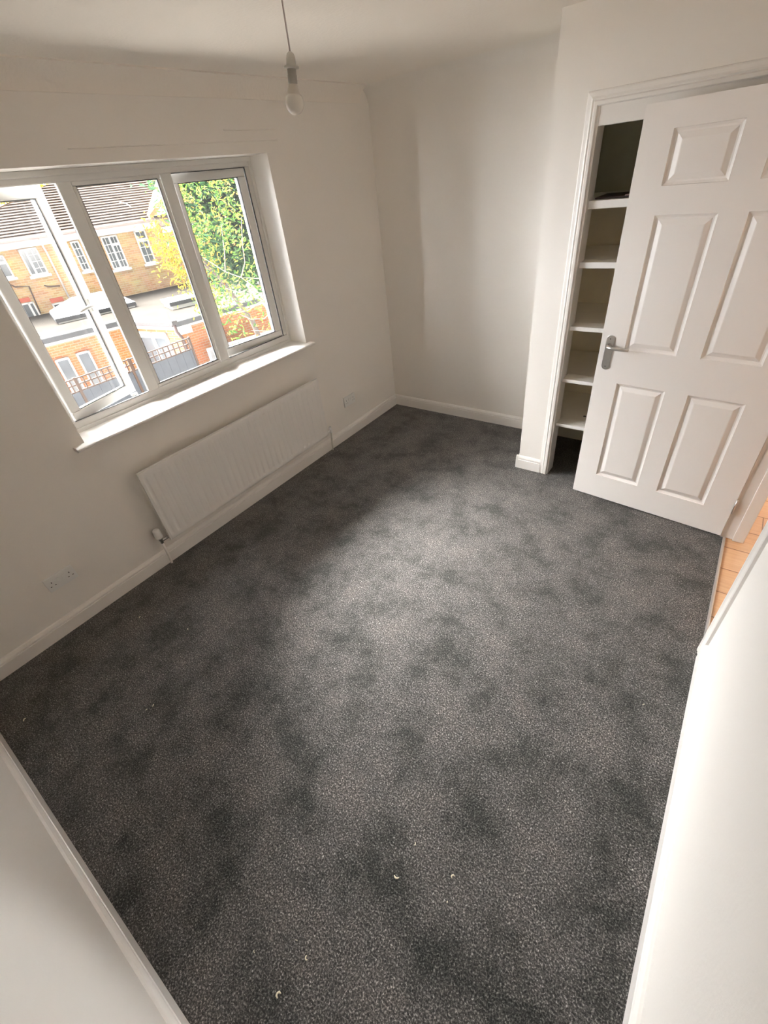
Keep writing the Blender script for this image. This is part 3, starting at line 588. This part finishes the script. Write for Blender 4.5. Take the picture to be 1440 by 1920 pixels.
# flat roofed extension, L shaped in plan
ext = oroot('extension'); tag(ext, 'single storey orange brick extension with a pale flat roof behind the fence', 'extension building')
A1, A2, A3, A4 = (-9, 5.03), (-0.82, 4.95), (0.29, 7.28), (4.6, 6.6)
plan = [A1, A2, A3, A4, (4.6, 0.03), (-9, 0.03)]
def P3(p, z): return (p[0], -p[1], z)
inner = [(-9, 4.83), (-0.70, 4.77), (0.38, 7.06), (4.5, 6.4), (4.5, 0.04), (-9, 0.04)]
MBd().hexa([P3(p, GZ) for p in inner], [P3(p, -1.05) for p in inner]).build('wall', BR2, ext)
MBd().hexa([P3(p, -1.06) for p in plan], [P3(p, -0.99) for p in plan]).build('flat_roof', MFEL, ext)
def strip(m, a, b_, z0, z1, o0, o1):
    d = Vector((b_[0] - a[0], b_[1] - a[1], 0)).normalized(); nrm = Vector((-d.y, d.x, 0))
    if nrm.dot(Vector((0.3, 1, 0))) < 0 and True: nrm = -nrm
    q = [Vector((a[0], a[1], 0)) + nrm * o0, Vector((b_[0], b_[1], 0)) + nrm * o0, Vector((b_[0], b_[1], 0)) + nrm * o1, Vector((a[0], a[1], 0)) + nrm * o1]
    m.hexa([(v.x, -v.y, z0) for v in q], [(v.x, -v.y, z1) for v in q])
m = MBd(); strip(m, A1, A2, -1.00, -0.95, -.06, .03); strip(m, A3, A4, -1.0, -.95, -.06, .03); m.build('roof_kerb', MFASC, ext)
m = MBd(); strip(m, A1, A2, -1.13, -0.99, .0, .07); m.build('gutter', MFLASH, ext)
m = MBd(); strip(m, A3, A4, -1.12, -0.99, .0, .07); m.build('gutter', MFLASH, ext)
d = Vector((A3[0] - A2[0], A3[1] - A2[1], 0)).normalized()
m = MBd(); q = [(A2[0], A2[1]), (A3[0], A3[1]), (A3[0] - .09, A3[1] + .04), (A2[0] - .09, A2[1] + .04)]
m.hexa([P3(p, -1.10) for p in q], [P3(p, -0.98) for p in q]); m.build('gutter', MDG, ext)
m = MBd(); strip(m, A1, A2, -1.22, -1.06, -.18, .0); m.build('fascia', MFASC, ext)
m = MBd(); strip(m, A3, A4, -1.2, -1.06, -.18, .0); q = [(A2[0] + .02, A2[1]), (A3[0] + .02, A3[1]), (A3[0] + .15, A3[1] - .02), (A2[0] + .15, A2[1] - .02)]; m.hexa([P3(p, -1.22) for p in q], [P3(p, -1.06) for p in q])
m.build('fascia', MFASC, ext)
MBd().box((0.28, -7.24, -1.38), (0.75, -7.0, -1.14)).build('white_fascia_block', MFASC, ext)
MBd().tube([(0.27, -7.34, -1.02), (0.27, -7.30, -1.25), (0.40, -7.14, -1.5), (0.42, -7.14, GZ)], 0.045, 8).build('downpipe', MWP, ext)
MBd().box((0.20, -7.42, -1.04), (0.36, -7.26, -0.92)).build('hopper', MDG, ext)
far_window(ext, -3.02, -2.62, -2.80, -1.66, [(0, 1, None, 1)], w_=4.86, sill=False)
far_window(ext, -2.40, -2.00, -2.78, -1.62, [(0, 1, None, 1)], w_=4.86, sill=False)
# french doors in the return wall
fw = empty('french_doors', (0, 0, 0)); fw.parent = ext
v0 = Vector((-0.70, -4.77, 0)); v1 = Vector((0.38, -7.06, 0)); dv = (v1 - v0).normalized()
fw.location = v0; fw.rotation_euler = (0, 0, math.atan2(dv.y, dv.x))
m = MBd(); fz0, fz1, f0, f1 = -3.35, -1.36, 0.55, 1.95
# the outward side of this wall is local -y
for a_, b_ in ((f0, f0 + .09), (f1 - .09, f1), ((f0 + f1) / 2 - .07, (f0 + f1) / 2 + .07)): m.box((a_, -.05, fz0), (b_, .05, fz1))
m.box((f0, -.05, fz1 - .17), (f1, .05, fz1)); m.build('door_frame', MFASC, fw)
MBd().box((f0 + .03, -.02, fz0), (f1 - .03, .02, fz1 - .05)).build('pane', MOWG, fw)
# right hand wall shadow area: low rendered wall with steps in front of the extension
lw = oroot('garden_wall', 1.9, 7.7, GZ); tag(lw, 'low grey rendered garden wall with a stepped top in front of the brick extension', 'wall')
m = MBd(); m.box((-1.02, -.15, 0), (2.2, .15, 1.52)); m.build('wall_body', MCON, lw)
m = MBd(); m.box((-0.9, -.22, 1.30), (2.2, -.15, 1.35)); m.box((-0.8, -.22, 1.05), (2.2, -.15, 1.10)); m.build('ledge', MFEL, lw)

# lanterns on the flat roof
def lantern(name, u0, u1, w0, w1, zb, zc, zt, label):
    r = oroot(name, (u0 + u1) / 2, (w0 + w1) / 2, zb); tag(r, label, 'roof window', 'roof windows on the extension')
    hx, hy = (u1 - u0) / 2, (w1 - w0) / 2; c = zc - zb; t_ = zt - zb
    m = MBd(); m.box((-hx, -hy, 0), (hx, hy, c)); m.build('kerb', MFASC, r)
    m = MBd(); m.box((-hx - .05, -hy - .05, c - .10), (hx + .05, hy + .05, c + .02)); m.build('kerb_cap', MFLASH, r)
    if t_ > c + .05:
        rg = max(0.05, hx - hy * .8)
        top = [(-rg, -0.03, t_), (rg, -0.03, t_), (rg, .03, t_), (-rg, .03, t_)]
        m = MBd(); m.hexa([(-hx, -hy, c + .02), (hx, -hy, c + .02), (hx, hy, c + .02), (-hx, hy, c + .02)], top); m.build('glazing', MLAN, r)
        m = MBd()
        for s_ in (-1, 1):
            for s2_ in (-1, 1): m.tube([(s_ * hx, s2_ * hy, c + .03), (s_ * rg, s2_ * .03, t_ + .01)], 0.025, 6)
        m.tube([(-rg, 0, t_ + .01), (rg, 0, t_ + .01)], 0.03, 6); m.build('glazing_bars', MFASC, r)
    else:
        m = MBd(); m.box((-hx + .04, -hy + .04, c + .02), (hx - .04, hy - .04, c + .03)); m.build('glazing', MLAN, r)
    return r
lantern('roof_lantern', -2.35, 0.15, 1.15, 3.05, -0.99, -0.84, -0.45, 'large white pyramid roof lantern on the flat roof')
lantern('roof_light', 0.85, 2.3, 4.3, 5.3, -0.99, -0.78, -0.76, 'low flat rooflight box right of the roof lantern')

# fence with trellis top
e3 = Vector((.28, .96, 0)); n3 = Vector((.96, -.28, 0))
fA = PF + e3 * -4.6 + n3 * 10.05; fB = PF + e3 * 0.22 + n3 * 8.62
fv = fB - fA; FL = fv.length
fen = empty('garden_fence', (fA.x, fA.y, GZ), math.atan2(fv.y, fv.x)); tag(fen, 'dark blue-grey boarded garden fence with a square trellis top', 'fence')
zt = -1.20 - GZ; zs_ = -1.52 - GZ
m = MBd(); k = 0; x = 0
while x < FL: m.box((x, -.01 - .004 * (k % 2), 0), (min(x + .118, FL), .012, zs_)); x += .12; k += 1
m.build('boards', MFEN, fen)
m = MBd()
for z in (zs_ + .02, (zs_ + zt) / 2 + .01, zt - .012): m.box((0, -.012, z - .015), (FL, .012, z + .015))
x = 0.0
while x < FL: m.box((x - .015, -.02, zs_), (x + .015, .0, zt)); x += .155
m.build('trellis', MTRL, fen)
for x in (0.0, 1.83, 3.2, FL): MBd().box((x - .03, -.03, 0), (x + .03, .03, zt + .02)).build('post', MTRL, fen)
pot = empty('garden_planter', (-10.85, 5.75, GZ)); tag(pot, 'pale planter with pink flowers behind the trellis', 'planter')
MBd().box((-.12, -.12, 0), (.12, .12, 1.62)).build('stand', mat('pale_lilac_paint', (0.5, 0.45, 0.52), 0.6), pot, bevel=.01)
m = MBd()
for k in range(60):
    c = Vector((random.gauss(0, .13), random.gauss(0, .13), 1.72 + random.gauss(0, .07))); a_ = Vector((random.gauss(0, 1), random.gauss(0, 1), random.gauss(0, 1))).normalized(); b_ = a_.orthogonal().normalized()
    m.add([c + a_ * .03, c + b_ * .03, c - a_ * .03, c - b_ * .03], [(0, 1, 2, 3)])
m.build('flowers', mat('pink_petals', (0.7, 0.22, 0.2), 0.6), pot, recalc=False)['kind'] = 'stuff'

# ------------------------------------------------------------------ trees
def leaves(m, centre, spread, n, size, droop=0.0):
    for _ in range(n):
        c = Vector(centre) + Vector((random.gauss(0, spread[0]), random.gauss(0, spread[1]), random.gauss(0, spread[2])))
        d = Vector((random.gauss(0, 1), random.gauss(0, 1), random.gauss(0, .6) - droop)).normalized()
        s_ = d.cross(Vector((random.gauss(0, 1), random.gauss(0, 1), random.gauss(0, 1)))).normalized()
        ln = size * random.uniform(.7, 1.4); wd = ln * .30; nn = d.cross(s_) * wd * .35
        m.add([c, c + d * ln * .35 + s_ * wd * .5 + nn, c + d * ln * .75 + s_ * wd * .35, c + d * ln, c + d * ln * .75 - s_ * wd * .35, c + d * ln * .35 - s_ * wd * .5 + nn, c + d * ln * .5], [(0, 1, 2, 6), (2, 3, 4, 6), (4, 5, 0, 6)])
def tree(name, base, limbs, clusters, lm, bark, size, label, droop=.4):
    r = empty(name, base); tag(r, label, 'tree'); B = Vector(base)
    m = MBd()
    for pts, rad_ in limbs: m.tube([Vector(p) - B for p in pts], rad_, 8)
    m.build('branches', bark, r)
    m = MBd()
    for c, sp_, n in clusters: leaves(m, Vector(c) - B, sp_, n, size, droop)
    m.build('leaves', lm, r, recalc=False)
    return r
random.seed(11)
base = (-4.9, 7.6, GZ)
limbs = [([base, (-5.0, 7.4, -1.6), (-5.3, 7.0, -0.4), (-5.6, 6.6, 0.4)], [.10, .085, .06, .035])]
twigs = [[(-4.6, 7.1, -.6), (-4.94, 6.39, .17), (-5.16, 6.40, .40), (-5.42, 6.37, .56), (-5.70, 6.25, .68), (-6.05, 6.1, .95)],
         [(-5.42, 6.37, .56), (-5.35, 6.5, .8), (-5.45, 6.62, 1.05), (-5.5, 6.8, 1.5)], [(-5.70, 6.25, .68), (-5.75, 6.4, 1.0), (-5.9, 6.6, 1.4)],
         [(-5.16, 6.40, .40), (-5.3, 6.15, .34), (-5.5, 6.0, .45)], [(-4.94, 6.39, .17), (-5.1, 6.1, .05), (-5.35, 5.9, .02)], [(-5.0, 6.9, .3), (-5.2, 6.6, .5), (-5.42, 6.37, .56)],
         [(-4.7, 6.6, .1), (-4.95, 6.3, -.15), (-5.05, 6.05, -.1), (-5.2, 5.95, 0)], [(-4.55, 6.6, -.3), (-4.8, 6.2, -.35), (-5.0, 5.95, -.28)]]
for tw in twigs: limbs.append((tw, [.013] + [.008] * (len(tw) - 2) + [.003]))
cl = []
def ball(c, s_, n): cl.append((c, s_, n))
for c, n in [((-6.9, 6.6, 2.0), 260), ((-6.3, 7.1, 2.1), 260), ((-6.6, 6.5, 1.55), 260), ((-6.1, 6.9, 1.7), 220), ((-6.4, 6.3, 1.15), 240), ((-6.0, 6.8, 1.3), 160), ((-6.2, 6.05, .62), 90), ((-5.75, 5.9, .25), 150), ((-5.6, 5.75, .0), 110), ((-5.45, 5.8, -.28), 50),
             ((-5.7, 6.4, 1.05), 70), ((-5.3, 6.6, 1.2), 50), ((-5.1, 5.9, .12), 50), ((-4.95, 5.95, -.2), 35), ((-5.3, 7.0, 1.7), 120), ((-4.9, 6.5, .6), 25), ((-4.75, 6.15, -.3), 30), ((-6.6, 6.2, 1.9), 80), ((-5.4, 6.6, .75), 90), ((-5.3, 6.3, .45), 60), ((-5.1, 6.4, .1), 70), ((-5.75, 6.15, .4), 70)]:
    ball(c, (.19, .19, .17), int(n * .85))
tree('ash_tree', base, limbs, cl, LF1, MBARK, .085, 'lime green leafy tree with bare pale twigs, close outside the right window light', .5)
random.seed(12)
base = (-8.6, 9.2, GZ)
limbs = [([base, (-8.4, 8.6, -1), (-7.9, 7.6, .3), (-7.4, 6.9, .75), (-7.0, 6.6, .85)], [.09, .07, .035, .02, .012]), ([(-8.1, 7.9, 0), (-8.2, 7.4, .9), (-8.0, 7.1, 1.5)], [.04, .02, .01])]
cl = [((-8.35, 6.75, 1.25), (.2, .2, .22), 260), ((-8.2, 6.85, .80), (.18, .2, .2), 250), ((-8.1, 6.85, .35), (.14, .17, .18), 120), ((-7.85, 6.95, -.05), (.10, .13, .16), 70), ((-7.6, 6.95, .1), (.12, .14, .2), 60), ((-8.1, 7.3, .9), (.3, .3, .5), 260)]
tree('golden_tree', base, limbs, cl, LF2, MBARKD, .10, 'golden yellow tree overlapping the right end of the brick house', .6)
random.seed(13)
base = (-9.6, 10.4, GZ)
cl = []
for k in range(44): cl.append(((-9.3 + random.uniform(-1.0, 1.1), 9.8 + random.uniform(-1.4, 1.6), -.15 + random.uniform(0, 3.6)), (.34, .34, .32), 300))
limbs = [([base, (-9.6, 10.3, -1), (-9.4, 10.0, 1.2), (-9.3, 9.9, 3)], [.14, .12, .07, .02]), ([(-9.6, 10.3, -1), (-9.0, 9.6, .6), (-8.6, 9.2, 1.6)], [.07, .04, .015])]
tree('evergreen_tree', base, limbs, cl, LF3, MBARKD, .20, 'dense dark green tree filling the background of the right window light', .1)
random.seed(14)
base = (-33, 14.0, GZ)
tree('distant_tree', base, [([base, (-33, 14, 0), (-33, 14, 3)], [.25, .2, .05])], [((-33 + random.uniform(-1, 1), 14 + random.uniform(-2.2, 2.2), 3.2 + random.uniform(-1, .9)), (.5, .6, .4), 120) for k in range(14)], LF2, MBARKD, .3, 'distant yellow-green tree just showing above the house roof', .1)
